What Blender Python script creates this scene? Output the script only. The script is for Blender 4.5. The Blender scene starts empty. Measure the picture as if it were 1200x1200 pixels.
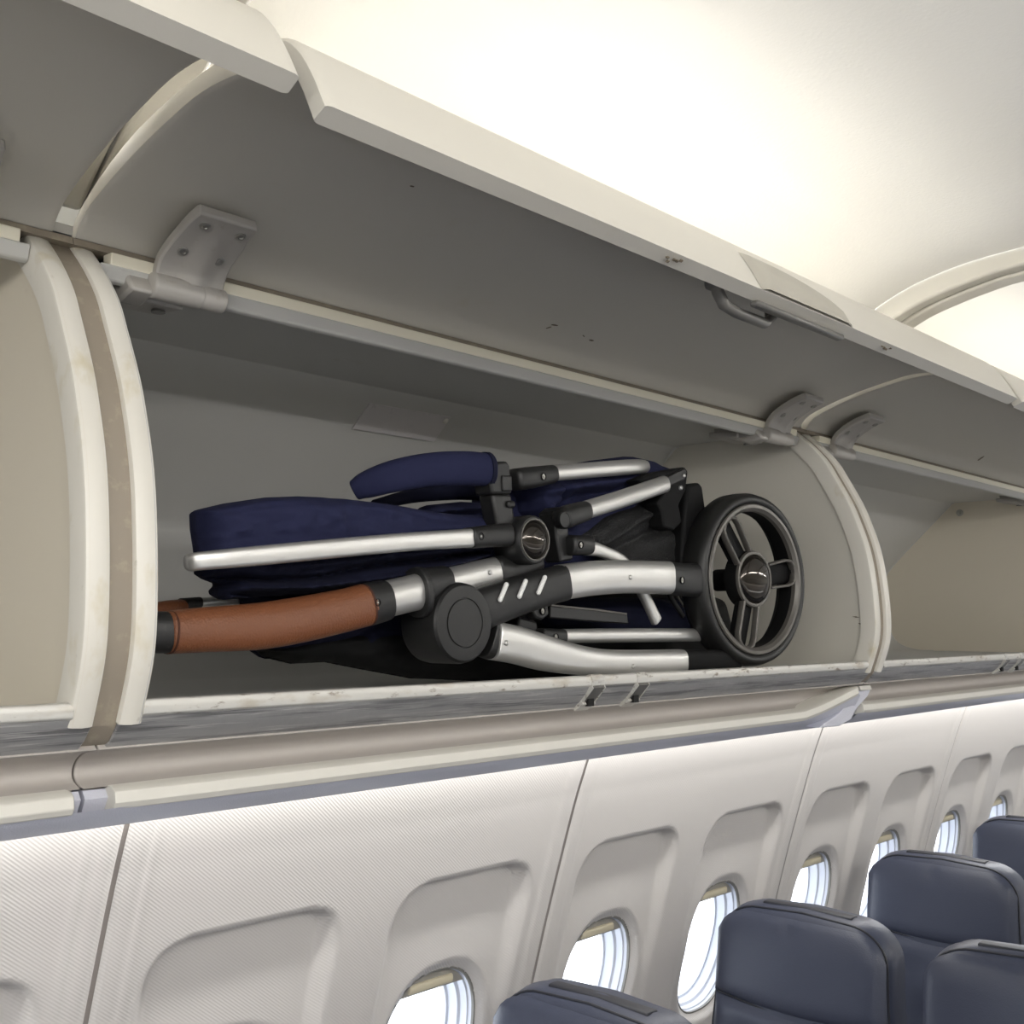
import bpy, bmesh, math, random
from math import sin, cos, pi, radians, sqrt, atan2
from mathutils import Vector, Matrix
random.seed(7)
SC = bpy.context.scene
COL = SC.collection

# ------------------------------------------------------------------ camera
# world: x along the cabin, y outward to the window side, z up; aisle floor z = 0
F_PX = 1277.7
PITCH = radians(5.92)
CAMZ = 1.85
AX = Vector((0.68819, 0.0748360, 0.72166))
UPV = Vector((0, -cos(PITCH), sin(PITCH)))
DX = Vector((1217.0, 132.5, F_PX)).normalized()
DY = UPV.cross(DX).normalized()
# camera axes in world coordinates (image x right, image y down, view z)
RIGHT = Vector((DX.x, DY.x, UPV.x)); DOWN = Vector((DX.y, DY.y, UPV.y)); FWD = Vector((DX.z, DY.z, UPV.z))
cam = bpy.data.cameras.new('camera'); camo = bpy.data.objects.new('camera', cam); COL.objects.link(camo)
m3 = Matrix((RIGHT, -DOWN, -FWD)).transposed()
camo.matrix_world = Matrix.Translation((0, 0, CAMZ)) @ m3.to_4x4()
cam.sensor_width = 36; cam.lens = 36 * F_PX / 1200; cam.clip_start = 0.02
SC.camera = camo

def T(u, v, y):
    """point of the plane y = const seen along the sight line (survey of the photograph)"""
    r = RIGHT * (u - 600) + DOWN * (v - 600) + FWD * F_PX
    t = y / r.y
    return Vector((r.x * t, y, r.z * t + CAMZ))
def MS(u, v, y):
    p = T(u, v, y) - Vector((0, 0, CAMZ))
    return p.dot(FWD) / F_PX

# ------------------------------------------------------------------ world, lights, exposure
SC.view_settings.view_transform = 'Standard'; SC.view_settings.look = 'None'
SC.view_settings.gamma = 1; SC.view_settings.use_curve_mapping = False
SC.view_settings.exposure = 0.0
W = bpy.data.worlds.new('sky'); SC.world = W; W.use_nodes = True
bg = W.node_tree.nodes['Background']; bg.inputs[0].default_value = (0.86, 0.92, 1.0, 1); bg.inputs[1].default_value = 3.2

def area(name, loc, sx, sy, power, col, direction, spread=180):
    l = bpy.data.lights.new(name, 'AREA'); l.shape = 'RECTANGLE'; l.size = sx; l.size_y = sy
    l.energy = power; l.color = col; l.spread = radians(spread)
    o = bpy.data.objects.new(name, l); COL.objects.link(o); o.location = loc
    d = Vector(direction).normalized()
    z = -d; x = Vector((1, 0, 0)); y = z.cross(x).normalized(); x = y.cross(z)
    o.matrix_world = Matrix.Translation(loc) @ Matrix((x, y, z)).transposed().to_4x4()
    return o
WARM = (1.0, 0.985, 0.965)
# cove tubes above the bins, window side and opposite side
area('cove_light', (2.0, 1.10, 2.375), 9.0, 0.05, 105, WARM, (0, -0.72, 0.55))
area('cove_light', (2.0, -1.10, 2.375), 9.0, 0.05, 75, WARM, (0, 0.72, 0.50))
# tube in the gap under the bins, washing the sidewall
area('sidewall_wash_light', (2.5, 1.385, 1.652), 8.0, 0.03, 21, (1.0, 0.985, 0.955), (0, 0.45, -0.9))
area('sidewall_wash_light', (2.5, -1.30, 1.695), 8.0, 0.04, 26, (1.0, 0.96, 0.88), (0, -0.55, -0.8))
# daylight from the row of windows across the aisle
area('opposite_windows_light', (2.0, -1.64, 1.05), 8.5, 0.26, 17, (0.92, 0.96, 1.0), (0, 1, 0.12))
# added fill over the opposite seats, standing in for reflected cove light
area('aisle_fill', (0.6, -0.72, 2.47), 6.0, 0.16, 33, (1.0, 0.98, 0.95), (0.4, 0.9, -0.40))

# ------------------------------------------------------------------ materials
def lin(c):
    return tuple(((x / 255) / 12.92 if x / 255 <= 0.04045 else (((x / 255) + 0.055) / 1.055) ** 2.4) for x in c)
def mat(name, rgb, rough=0.5, metal=0.0, bump=None, spots=None, spec=0.5, aniso=None, coat=0):
    """rgb sRGB 0-255; bump=(scale, strength[, kind]); spots=(scale, threshold, rgb, amount)"""
    m = bpy.data.materials.new(name); m.use_nodes = True
    nt = m.node_tree; b = nt.nodes['Principled BSDF']
    b.inputs['Base Color'].default_value = (*lin(rgb), 1)
    b.inputs['Roughness'].default_value = rough; b.inputs['Metallic'].default_value = metal
    b.inputs['Specular IOR Level'].default_value = spec
    if coat: b.inputs['Coat Weight'].default_value = coat; b.inputs['Coat Roughness'].default_value = 0.08
    tc = nt.nodes.new('ShaderNodeTexCoord')
    if spots:
        prev = None
        for (sc, thr, rgb2, amt, *st) in spots:
            mp = nt.nodes.new('ShaderNodeMapping'); nt.links.new(tc.outputs['Object'], mp.inputs[0])
            mp.inputs['Scale'].default_value = st[0] if st else (1, 1, 1)
            n = nt.nodes.new('ShaderNodeTexNoise'); n.inputs['Scale'].default_value = sc; n.inputs['Detail'].default_value = 5
            n.inputs['Roughness'].default_value = 0.6
            nt.links.new(mp.outputs[0], n.inputs['Vector'])
            r = nt.nodes.new('ShaderNodeMapRange'); r.inputs[1].default_value = thr; r.inputs[2].default_value = thr + 0.12
            r.inputs[3].default_value = 0; r.inputs[4].default_value = amt
            nt.links.new(n.outputs[0], r.inputs[0])
            mx = nt.nodes.new('ShaderNodeMix'); mx.data_type = 'RGBA'
            mx.inputs['A'].default_value = (*lin(rgb), 1); mx.inputs['B'].default_value = (*lin(rgb2), 1)
            if prev: nt.links.new(prev, mx.inputs['A'])
            nt.links.new(r.outputs[0], mx.inputs['Factor'])
            prev = mx.outputs['Result']
        nt.links.new(prev, b.inputs['Base Color'])
    if bump:
        kind = bump[2] if len(bump) > 2 else 'noise'
        if kind == 'noise':
            n = nt.nodes.new('ShaderNodeTexNoise'); n.inputs['Scale'].default_value = bump[0]; n.inputs['Detail'].default_value = 3
            out = n.outputs[0]; nt.links.new(tc.outputs['Object'], n.inputs['Vector'])
        elif kind == 'voronoi':
            n = nt.nodes.new('ShaderNodeTexVoronoi'); n.inputs['Scale'].default_value = bump[0]
            out = n.outputs[0]; nt.links.new(tc.outputs['Object'], n.inputs['Vector'])
        else:  # diagonal weave
            mp = nt.nodes.new('ShaderNodeMapping'); mp.inputs['Rotation'].default_value = (0, radians(-38), 0)
            n = nt.nodes.new('ShaderNodeTexWave'); n.inputs['Scale'].default_value = bump[0]; n.bands_direction = 'Z'
            n.inputs['Distortion'].default_value = 0.0; n.inputs['Detail Scale'].default_value = 30
            nt.links.new(tc.outputs['Object'], mp.inputs[0]); nt.links.new(mp.outputs[0], n.inputs['Vector'])
            out = n.outputs['Color']
        bp = nt.nodes.new('ShaderNodeBump'); bp.inputs['Strength'].default_value = bump[1]; bp.inputs['Distance'].default_value = 0.0015
        nt.links.new(out, bp.inputs['Height']); nt.links.new(bp.outputs[0], b.inputs['Normal'])
    return m
GRIME = (120, 105, 80)
M = dict(
    door=mat('door_plastic', (206, 202, 192), 0.42, bump=(350, 0.05), spots=[(9, 0.66, (196, 188, 170), 0.5)]),
    inner=mat('bin_liner', (194, 193, 189), 0.5, bump=(500, 0.06), spots=[(14, 0.7, (150, 140, 120), 0.35), (60, 0.78, (70, 66, 60), 0.6)]),
    liner2=mat('bin_end_liner', (216, 208, 191), 0.5, bump=(500, 0.05), spots=[(14, 0.68, (170, 156, 128), 0.3), (75, 0.79, (95, 80, 60), 0.6)]),
    liner3=mat('bin_end_liner_grey', (210, 206, 195), 0.5, bump=(500, 0.05), spots=[(9, 0.66, (170, 160, 140), 0.35), (70, 0.79, (90, 80, 66), 0.6)]),
    rim=mat('rim_plastic', (222, 218, 208), 0.38, bump=(400, 0.04), spots=[(16, 0.56, (196, 184, 150), 0.6, (1, 1, .5)), (45, 0.68, (140, 130, 112), 0.5)]),
    filler=mat('gap_rubber', (146, 136, 122), 0.6, spots=[(60, 0.55, (170, 160, 138), 0.5)]),
    sillw=mat('sill_top', (206, 204, 198), 0.32, 0.15, spots=[(30, 0.55, (178, 168, 152), 0.7, (.35, 1, 1)), (130, 0.58, (112, 98, 82), 0.85, (.35, 1, 1))]),
    sillm=mat('sill_metal', (170, 169, 168), 0.35, 0.3, bump=(90, 0.25), spots=[(55, 0.50, (112, 111, 112), 0.8, (.10, 2, 3)), (110, 0.56, (214, 212, 208), 0.75, (.12, 2, 3))]),
    rail=mat('rail_plastic', (182, 176, 170), 0.5, bump=(400, 0.05)),
    lip=mat('lip_plastic', (220, 217, 208), 0.4),
    under=mat('rail_underside', (210, 211, 222), 0.42, bump=(600, 0.25)),
    dark=mat('black_gap', (18, 17, 16), 0.8),
    ceil=mat('ceiling_plastic', (225, 223, 217), 0.6, bump=(170, 0.22)),
    rib=mat('ceiling_rib_plastic', (176, 172, 161), 0.5),
    wall=mat('wall_plastic', (216, 212, 208), 0.5, bump=(72, 0.15, 'weave')),
    seam=mat('seam_strip', (160, 152, 146), 0.45),
    winf=mat('window_liner', (222, 226, 236), 0.35),
    winr=mat('window_ring', (138, 136, 130), 0.4),
    shade=mat('shade_plastic', (176, 172, 162), 0.5),
    shadeh=mat('shade_handle', (232, 222, 194), 0.4),
    hinge=mat('hinge_casting', (178, 174, 168), 0.42, bump=(260, 0.05), spots=[(40, 0.62, (140, 124, 104), 0.5)]),
    screw=mat('steel_screw', (168, 166, 160), 0.35, 0.6),
    latch=mat('grey_latch', (112, 110, 106), 0.32, 0.1),
    placard=mat('placard_film', (206, 202, 202), 0.35, spots=[(30, 0.6, (150, 144, 144), 0.5)]),
    scuff=mat('scuff_dark', (112, 102, 86), 0.8),
    alu=mat('anodised_aluminium', (210, 209, 206), 0.36, 0.8, bump=(700, 0.04)),
    blk=mat('black_plastic', (29, 29, 29), 0.45, bump=(800, 0.08)),
    blk2=mat('soft_black', (9, 9, 10), 0.7, spec=0.25),
    tyre=mat('tyre_rubber', (30, 30, 29), 0.42),
    wheelg=mat('wheel_edge_grey', (98, 95, 90), 0.35, 0.3),
    gloss=mat('chrome_black_lens', (70, 66, 62), 0.06, 0.85),
    slit=mat('white_slit', (235, 235, 232), 0.4),
    leather=mat('tan_leather', (116, 70, 43), 0.42, bump=(420, 0.35, 'voronoi'), spots=[(8, 0.55, (112, 62, 36), 0.5)]),
    stitch=mat('dark_thread', (70, 36, 22), 0.8),
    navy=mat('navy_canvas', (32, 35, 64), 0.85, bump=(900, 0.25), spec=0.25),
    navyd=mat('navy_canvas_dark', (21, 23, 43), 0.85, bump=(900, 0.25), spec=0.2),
    mesh=mat('black_mesh', (22, 22, 23), 0.7, bump=(380, 0.9, 'voronoi')),
    seat=mat('slate_leather', (62, 67, 84), 0.36, bump=(330, 0.12, 'voronoi')),
    seatd=mat('dark_piping', (38, 40, 48), 0.45),
    floor=mat('carpet', (70, 72, 84), 0.95, bump=(600, 0.6)),
    strip=mat('hinge_strip', (246, 240, 220), 0.4),
)
gl = bpy.data.materials.new('window_pane'); gl.use_nodes = True
nt = gl.node_tree; nt.nodes.clear()
_o = nt.nodes.new('ShaderNodeOutputMaterial'); _t = nt.nodes.new('ShaderNodeBsdfTransparent'); _g = nt.nodes.new('ShaderNodeBsdfGlossy')
_m = nt.nodes.new('ShaderNodeMixShader'); _m.inputs[0].default_value = 0.06; _g.inputs['Roughness'].default_value = 0.05
nt.links.new(_t.outputs[0], _m.inputs[1]); nt.links.new(_g.outputs[0], _m.inputs[2]); nt.links.new(_m.outputs[0], _o.inputs[0])
M['glass'] = gl

# ------------------------------------------------------------------ helpers
def put(name, verts, faces, material, parent=None, smooth=True, mats=None, fm=None, autos=35):
    me = bpy.data.meshes.new(name); me.from_pydata([tuple(v) for v in verts], [], faces); me.validate()
    for mm in (mats or [material]): me.materials.append(mm)
    if fm:
        for p, i in zip(me.polygons, fm): p.material_index = i
    bm = bmesh.new(); bm.from_mesh(me); bmesh.ops.recalc_face_normals(bm, faces=bm.faces)
    if smooth:
        for f in bm.faces: f.smooth = True
        for e in bm.edges:
            if len(e.link_faces) == 2 and e.calc_face_angle(0) > radians(autos): e.smooth = False
    bm.to_mesh(me); bm.free()
    o = bpy.data.objects.new(name, me); COL.objects.link(o)
    if parent: o.parent = parent; o.matrix_parent_inverse = pinv(parent)
    return o
def pinv(p):
    return world(p).inverted()
def world(p):
    m = p.matrix_basis.copy()
    while p.parent:
        m = p.parent.matrix_basis @ p.matrix_parent_inverse @ m if False else (p.parent.matrix_basis @ p.matrix_parent_inverse @ m); p = p.parent
    return m
def empty(name, loc, label=None, cat=None, group=None, kind=None):
    o = bpy.data.objects.new(name, None); COL.objects.link(o); o.location = loc; o.empty_display_size = .05
    if label: o['label'] = label
    if cat: o['category'] = cat
    if group: o['group'] = group
    if kind: o['kind'] = kind
    return o
def bevel(o, w, seg=2, ang=35):
    b = o.modifiers.new('bevel', 'BEVEL'); b.width = w; b.segments = seg; b.limit_method = 'ANGLE'; b.angle_limit = radians(ang)
    b.harden_normals = False
    return o
def smooth_pts(pts, n=5, closed=False):
    P = [Vector(p) for p in pts]; out = []; N = len(P)
    R = range(N if closed else N - 1)
    for i in R:
        p1, p2 = P[i], P[(i + 1) % N]
        p0 = P[i - 1] if (i > 0 or closed) else p1 * 2 - p2
        p3 = P[(i + 2) % N] if (i + 2 < N or closed) else p2 * 2 - p1
        for k in range(n):
            t = k / n
            out.append(0.5 * ((2 * p1) + (p2 - p0) * t + (2 * p0 - 5 * p1 + 4 * p2 - p3) * t * t + (3 * p1 - p0 - 3 * p2 + p3) * t ** 3))
    if not closed: out.append(P[-1])
    return out
def tube(name, path, dims, material, parent=None, ref=(0, 1, 0), e=2.0, seg=20, cap=0.5, dx=0):
    """path world points; dims list of (half across, half along ref); rounded caps of length cap*radius"""
    P = [Vector(p) for p in path]; ref = Vector(ref); n = len(P)
    tang = []
    for i in range(n):
        tang.append((P[min(i + 1, n - 1)] - P[max(i - 1, 0)]).normalized())
    rings = []
    def ring(c, t, a, b):
        n1 = (ref - t * ref.dot(t)).normalized(); n2 = t.cross(n1).normalized(); r = []
        for k in range(seg):
            th = 2 * pi * k / seg; cx = cos(th); sx = sin(th)
            q = 2 / e
            r.append(c + n2 * a * math.copysign(abs(cx) ** q, cx) + n1 * b * math.copysign(abs(sx) ** q, sx))
        return r
    def caps(i, sgn):
        a, b = dims[i]; c = P[i]; t = tang[i]; out = []
        m = min(a, b) * cap
        for k in range(4):
            al = (k + 0.5) / 4 * pi / 2 if k else 0.18
            f = 1 - (1 - cos(pi / 2 - al)) * 0.0
            s = sin(al); d = cos(al)
            out.append(ring(c + t * sgn * m * d, t, a - min(a, b) * min(cap, 1) * (1 - s), b - min(a, b) * min(cap, 1) * (1 - s)))
        return out
    if cap: rings += caps(0, -1)
    for i in range(n): rings.append(ring(P[i], tang[i], *dims[i]))
    if cap: rings += caps(n - 1, 1)[::-1]
    V = [v for r in rings for v in r]; Fc = []
    for i in range(len(rings) - 1):
        for k in range(seg):
            a = i * seg + k; b = i * seg + (k + 1) % seg
            Fc.append((a, b, b + seg, a + seg))
    Fc.append(tuple(range(seg))[::-1]); L0 = (len(rings) - 1) * seg; Fc.append(tuple(range(L0, L0 + seg)))
    return put(name, V, Fc, material, parent, autos=50)
def sweep(name, pts, material, parent=None, wy=0.03, e=2.6, seg=24, cap=0.4, n=5, ratio=None):
    """pts (u, v, y, height in px): surveyed centre line"""
    S = smooth_pts([(*T(u, v, y), h * MS(u, v, y) / 2) if False else Vector((*T(u, v, y), h * MS(u, v, y) / 2)) for u, v, y, h in pts], n) if len(pts) > 2 else [Vector((*T(u, v, y), h * MS(u, v, y) / 2)) for u, v, y, h in pts]
    return tube(name, [s.to_3d() if False else Vector(s[:3]) for s in S], [(s[3], (s[3] * ratio if ratio else wy / 2)) for s in S], material, parent, e=e, seg=seg, cap=cap)
def lathe(name, c, prof, material, parent=None, seg=64, axis=(0, -1, 0), up=(0, 0, 1), autos=35, mats=None, pm=None):
    """prof [(r, along axis)]; axis out of the face"""
    ax = Vector(axis).normalized(); u = Vector(up); u = (u - ax * u.dot(ax)).normalized(); w = ax.cross(u)
    V = []; Fc = []; fm = []
    for r, d in prof:
        for k in range(seg):
            th = 2 * pi * k / seg
            V.append(Vector(c) + ax * d + u * r * cos(th) + w * r * sin(th))
    for i in range(len(prof) - 1):
        for k in range(seg):
            a = i * seg + k; b = i * seg + (k + 1) % seg
            Fc.append((a, b, b + seg, a + seg)); fm.append(pm[i] if pm else 0)
    if prof[0][0] > 0 and prof[0] != prof[-1]:
        Fc.append(tuple(range(seg))[::-1]); fm.append(pm[0] if pm else 0)
        L0 = (len(prof) - 1) * seg; Fc.append(tuple(range(L0, L0 + seg))); fm.append(pm[-1] if pm else 0)
    return put(name, V, Fc, material, parent, autos=autos, mats=mats, fm=fm if pm else None)
def prism(name, poly, vec, material, parent=None, bev=0, seg=2, smooth=True):
    poly = [Vector(p) for p in poly]; n = len(poly); vec = Vector(vec)
    V = poly + [p + vec for p in poly]
    Fc = [tuple(range(n)), tuple(range(2 * n - 1, n - 1, -1))] + [(i, (i + 1) % n, (i + 1) % n + n, i + n) for i in range(n)]
    o = put(name, V, Fc, material, parent, smooth=smooth)
    if bev: bevel(o, bev, seg)
    return o
def xprism(name, prof, x0, x1, material, parent=None, bev=0, **k):
    return prism(name, [(x0, y, z) for y, z in prof], (x1 - x0, 0, 0), material, parent, bev, **k)
def outline(name, px, y, th, material, parent=None, bev=0.002, seg=2):
    return prism(name, [T(u, v, y) for u, v in px], (0, th, 0), material, parent, bev, seg)
def xsurf(name, prof, xs, material, parent=None, thick=0, **k):
    """open profile (y,z) swept over x stations, optional thickness to the outside (solidify)"""
    V = [(x, y, z) for x in xs for y, z in prof]; n = len(prof); Fc = []
    for i in range(len(xs) - 1):
        for j in range(n - 1):
            a = i * n + j; Fc.append((a, a + 1, a + 1 + n, a + n))
    return put(name, V, Fc, material, parent, **k)
def box(name, c, s, material, parent=None, bev=0, rot=None):
    V = []
    for i in (-.5, .5):
        for j in (-.5, .5):
            for k in (-.5, .5):
                p = Vector((i * s[0], j * s[1], k * s[2]))
                if rot: p = rot @ p
                V.append(Vector(c) + p)
    Fc = [(0, 1, 3, 2), (4, 6, 7, 5), (0, 4, 5, 1), (2, 3, 7, 6), (0, 2, 6, 4), (1, 5, 7, 3)]
    o = put(name, V, Fc, material, parent, smooth=bool(bev))
    if bev: bevel(o, bev)
    return o
def closed_offset(curve, d):
    """closed band profile: curve plus the same curve offset by d along its left normal"""
    n = len(curve); off = []
    for i in range(n):
        a = curve[max(i - 1, 0)]; b = curve[min(i + 1, n - 1)]
        t = Vector((b[0] - a[0], b[1] - a[1])).normalized(); nn = Vector((-t.y, t.x))
        off.append((curve[i][0] + nn.x * d, curve[i][1] + nn.y * d))
    return list(curve) + off[::-1]
def sm2(pts, n=5):
    return [(p[0], p[1]) for p in smooth_pts([Vector((a, b, 0)) for a, b in pts], n)]

# ------------------------------------------------------------------ the setting
LB = 1.524            # bin module
X0 = 0.478            # left edge of the main bin
GAP = 0.023
S0, SP = 0.768, 1.016   # first sidewall seam, panel pitch
WP = [(1.475, 1.566), (1.50, 1.51), (1.545, 1.373), (1.587, 1.243), (1.632, 1.09), (1.672, 0.95), (1.71, 0.80), (1.745, 0.55), (1.76, 0.30), (1.72, 0.0)]
WPt = [(1.40, 1.74), (1.44, 1.655)] + WP
def wy_(z):
    for (y0, z0), (y1, z1) in zip(WPt[:-1], WPt[1:]):
        if z1 <= z <= z0: return y0 + (y1 - y0) * (z - z0) / (z1 - z0)
    return WPt[0][0] if z > WPt[0][1] else WPt[-1][0]
_WS = {}
def wys(z):  # smoothed
    k = round(z, 5)
    if k not in _WS: _WS[k] = sum(wy_(max(0, min(1.73, z + o_ * .012))) * w_ for o_, w_ in zip(range(-8, 9), [1, 2, 3, 4, 5, 6, 7, 8, 9, 8, 7, 6, 5, 4, 3, 2, 1])) / 81
    return _WS[k]
def sst(a, b, x):
    t = max(0, min(1, (x - a) / (b - a))); return t * t * (3 - 2 * t)
WCZ, WHW, WHH = 1.0, 0.128, 0.172     # window centre height, half width, half height
def rr(x, z):   # superellipse radius of the window opening
    return (abs(x / WHW) ** 2.5 + abs((z - WCZ) / WHH) ** 2.5) ** (1 / 2.5)
def recess(x, z):
    """outward depth of the flat niche round a window, x from the window centre"""
    top = 1.374 - 0.012 * (x < 0) * 0
    hw = 0.193
    # signed distance to a rounded rectangle open downwards, large radius at the top corners
    r = 0.085
    dx_ = abs(x) - (hw - r); dz_ = (z - (top - r))
    if dx_ > 0 and dz_ > 0: d = sqrt(dx_ * dx_ + dz_ * dz_) - r
    else: d = max(dx_, dz_) - r
    side = sst(-0.02, 0.05, dx_ - dz_)
    k = 1 - sst(-0.009 - .030 * side, 0.0, d)
    low = sst(0.62, 0.85, z)
    depth = 0.008 + 0.030 * max(0, min(1, (z - 1.02) / 0.35))
    return k * depth * low
wall = empty('wall_left', (2.8, 1.6, 0), kind='structure')
wall['label'] = 'cream cabin sidewall of ribbed panels under the overhead bins'
zs = [0.50 + 0.0066 * i for i in range(176)]      # to 1.655
for p in range(-1, 5):
    xa, xb = S0 + SP * p + 0.004, S0 + SP * (p + 1) - 0.004
    nx = 170; xs = [xa + (xb - xa) * i / (nx - 1) for i in range(nx)]
    xc = (xa + xb) / 2; cents = (xc - 0.246, xc + 0.246)
    V = []; ins = []
    for z in zs:
        for x in xs:
            c = cents[0] if x < xc else cents[1]
            lx = x - c; zz = z; r = rr(lx, z); xx = x
            if 0.93 < r < 1.09 and True:
                ins.append(2)
            else: ins.append(0 if r < 1 else 1)
            y = wys(zz) + recess(lx, zz)
            # shallow raised border along the seams
            ed = min(x - xa, xb - x)
            y -= 0.004 * (1 - sst(0.035, 0.05, ed))
            y += 0.004 * (1 - sst(0.0, 0.006, ed))
            y += 0.016 * (1 - sst(1.0, 1.14, r)) if r > 0.9 else 0.016
            V.append([xx, y, zz])
    Fc = []
    for j in range(len(zs) - 1):
        for i in range(nx - 1):
            a = j * nx + i; q = (a, a + 1, a + 1 + nx, a + nx)
            cx = sum(V[k][0] for k in q) / 4; cz = sum(V[k][2] for k in q) / 4
            c = cents[0] if cx < xc else cents[1]
            if rr(cx - c, cz) > 1.0: Fc.append(q)
    used = {}
    for q in Fc:
        for k in q: used[k] = used.get(k, 0) + 1
    for k, cnt in used.items():
        v = V[k]; c = cents[0] if v[0] < xc else cents[1]
        r = rr(v[0] - c, v[2])
        if cnt < 4 and r < 1.15:
            v[0] = c + (v[0] - c) / r; v[2] = WCZ + (v[2] - WCZ) / r
    put('wall_panel', V, Fc, M['wall'], wall, autos=60)
    # lower sidewall
    Vl = [(x, wys(z), z) for z in (0.0, 0.12, 0.3, 0.5) for x in (xa, xb)]
    put('lower_panel', Vl, [(0, 1, 3, 2), (2, 3, 5, 4), (4, 5, 7, 6)], M['wall'], wall)
    # strip in the seam at the left of this panel
    prof = [wys(z) + 0.006 for z in zs]
    zz_ = zs[::4] + [zs[-1]]
    prism('seam_strip', [(xa - .03, wys(z) + .0035, z) for z in zz_] + [(xa - .03, wys(z) + .05, z) for z in zz_[::-1]], (.052, 0, 0), M['seam'], wall)
    for ci, c in enumerate(cents):
        wi = (p + 1) * 2 + ci + 1
        w = empty('window_%d' % wi, (c, wys(WCZ) + .02, WCZ), kind='structure')
        def sup(k, s=1.0, seg=56):
            th = 2 * pi * k / seg; q = 2 / 2.5; cx, sx = cos(th), sin(th)
            return c + WHW * s * math.copysign(abs(cx) ** q, cx), WCZ + WHH * s * math.copysign(abs(sx) ** q, sx)
        # liner: stepped sleeve running outboard from the opening
        seg = 56; steps = [(1.03, 0.018), (0.998, 0.018), (0.985, 0.03), (0.962, 0.032), (0.955, 0.05), (0.915, 0.054), (0.90, 0.078), (0.86, 0.08), (0.86, 0.088)]
        V = []; Fc = []
        for s, d in steps:
            for k in range(seg):
                x, z = sup(k, s); V.append((x, wys(z) + d + recess(0, z), z))
        for i in range(len(steps) - 1):
            for k in range(seg):
                a = i * seg + k; b = i * seg + (k + 1) % seg; Fc.append((a, b, b + seg, a + seg))
        put('window_frame', V, Fc, M['winf'], w, autos=40)
        V = [];
        for s, d in ((1.016, 0.0150), (1.010, 0.0142), (0.990, 0.0150), (0.982, 0.021)):
            for k in range(seg):
                x, z = sup(k, s); V.append((x, wys(z) + d + recess(0, z), z))
        Fc = []
        for i in range(3):
            for k in range(seg):
                a = i * seg + k; b = i * seg + (k + 1) % seg; Fc.append((a, b, b + seg, a + seg))
        put('trim_ring', V, Fc, M['winr'], w, autos=60)
        # pane
        V = [(sup(k, 0.88)[0], wys(WCZ) + 0.085 + 0.35 * (1.0 - sup(k, .88)[1]) * .9, sup(k, 0.88)[1]) for k in range(seg)]
        V = [(x, wys(z) + recess(0, z) + 0.084, z) for x, _, z in V]
        put('pane', V, [tuple(range(seg))], M['glass'], w, smooth=False)
        # pulled-up shade: the lower edge of the blind with its handle
        zb = WCZ + WHH * 0.74
        top = [sup(k, 0.985) for k in range(seg) if sup(k, 0.985)[1] > zb]
        top.sort(key=lambda t: t[0])
        rz = recess(0, zb); poly = [(x, wys(z) + recess(0, z) + 0.031, z) for x, z in top]
        sh = prism('window_shade', poly, (0, 0.004, 0), M['shade'], w)
        hx = 0.055
        tube('shade_handle', [(c - hx, wys(zb) + rz + .027, zb + .014), (c, wys(zb) + rz + .026, zb + .015), (c + hx, wys(zb) + rz + .027, zb + .014)],
             [(0.009, 0.006)] * 3, M['shadeh'], sh, e=3, seg=12)
# floor and the far sides of the cabin
def sbox(name, x0, x1, prof, m):
    o = xprism(name, prof, x0, x1, m, smooth=False); o['kind'] = 'structure'; return o
sbox('floor', -2.5, 8, [(-1.75, -0.03), (1.75, -0.03), (1.75, 0), (-1.75, 0)], M['floor'])
sbox('wall_right', -2.5, 8, [(-1.72, 0), (-1.76, .4), (-1.71, .8), (-1.6, 1.2), (-1.45, 1.65), (-1.3, 1.7), (-1.3, 1.72), (-1.5, 1.72), (-1.8, .8), (-1.8, 0)], M['wall'])
ob = empty('trim_1', (2, -1.1, 1.9), kind='structure')
xprism('bin_row', sm2([(-.96, 1.73), (-.92, 1.80), (-.915, 1.9), (-.94, 2.03), (-1.0, 2.15), (-1.08, 2.26), (-1.5, 2.26), (-1.6, 1.8), (-1.35, 1.72)], 2), -2.5, 8, M['door'], ob)
for nm, x in (('wall_front', 8.0), ('wall_rear', -2.5)):
    o = box(nm, (x, 0, 1.3), (0.05, 3.6, 2.7), M['wall']); o['kind'] = 'structure'
# sidewall return behind the light gap
xs_ = [-1.3, 2.5, 6.0]
o = xsurf('trim_2', [(1.44, 1.655), (1.46, 1.69), (1.62, 1.735)], xs_, M['wall']); o['kind'] = 'structure'
# ceiling
ceil = empty('ceiling', (1.2, 0, 2.5), kind='structure')
CP = [(0.0, 2.558), (0.25, 2.556), (0.45, 2.552), (0.63, 2.546), (0.72, 2.541), (0.79, 2.530), (0.85, 2.514), (0.92, 2.482), (1.00, 2.425), (1.08, 2.385), (1.2, 2.372), (1.32, 2.33), (1.42, 2.26)]
CPs = sm2(CP, 4); CPf = [(-y, z) for y, z in CPs[:0:-1]] + CPs
def panel(x0, x1):
    V = []; Fc = []; n = len(CPf); N = 26
    for i in range(N + 1):
        x = x0 + (x1 - x0) * i / N
        e_ = min(x - x0, x1 - x)
        drop = 0.030 * (1 - sst(0.0, 0.34, e_)) ** 1.2
        for y, z in CPf: V.append((x, y, z - drop + 0.0))
    for i in range(N):
        for j in range(n - 1):
            a = i * n + j; Fc.append((a, a + 1, a + 1 + n, a + n))
    put('ceiling_panel', V, Fc, M['ceil'], ceil, autos=70)
XR = [X0 - GAP / 2 - LB, X0 - GAP / 2, X0 - GAP / 2 + LB, X0 - GAP / 2 + 2 * LB, X0 - GAP / 2 + 3 * LB]
for a, b in zip(XR[:-1], XR[1:]): panel(a + 0.028, b - 0.01)
panel(XR[-1] + .028, 8.0); panel(-2.5, XR[0] - .01)
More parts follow.
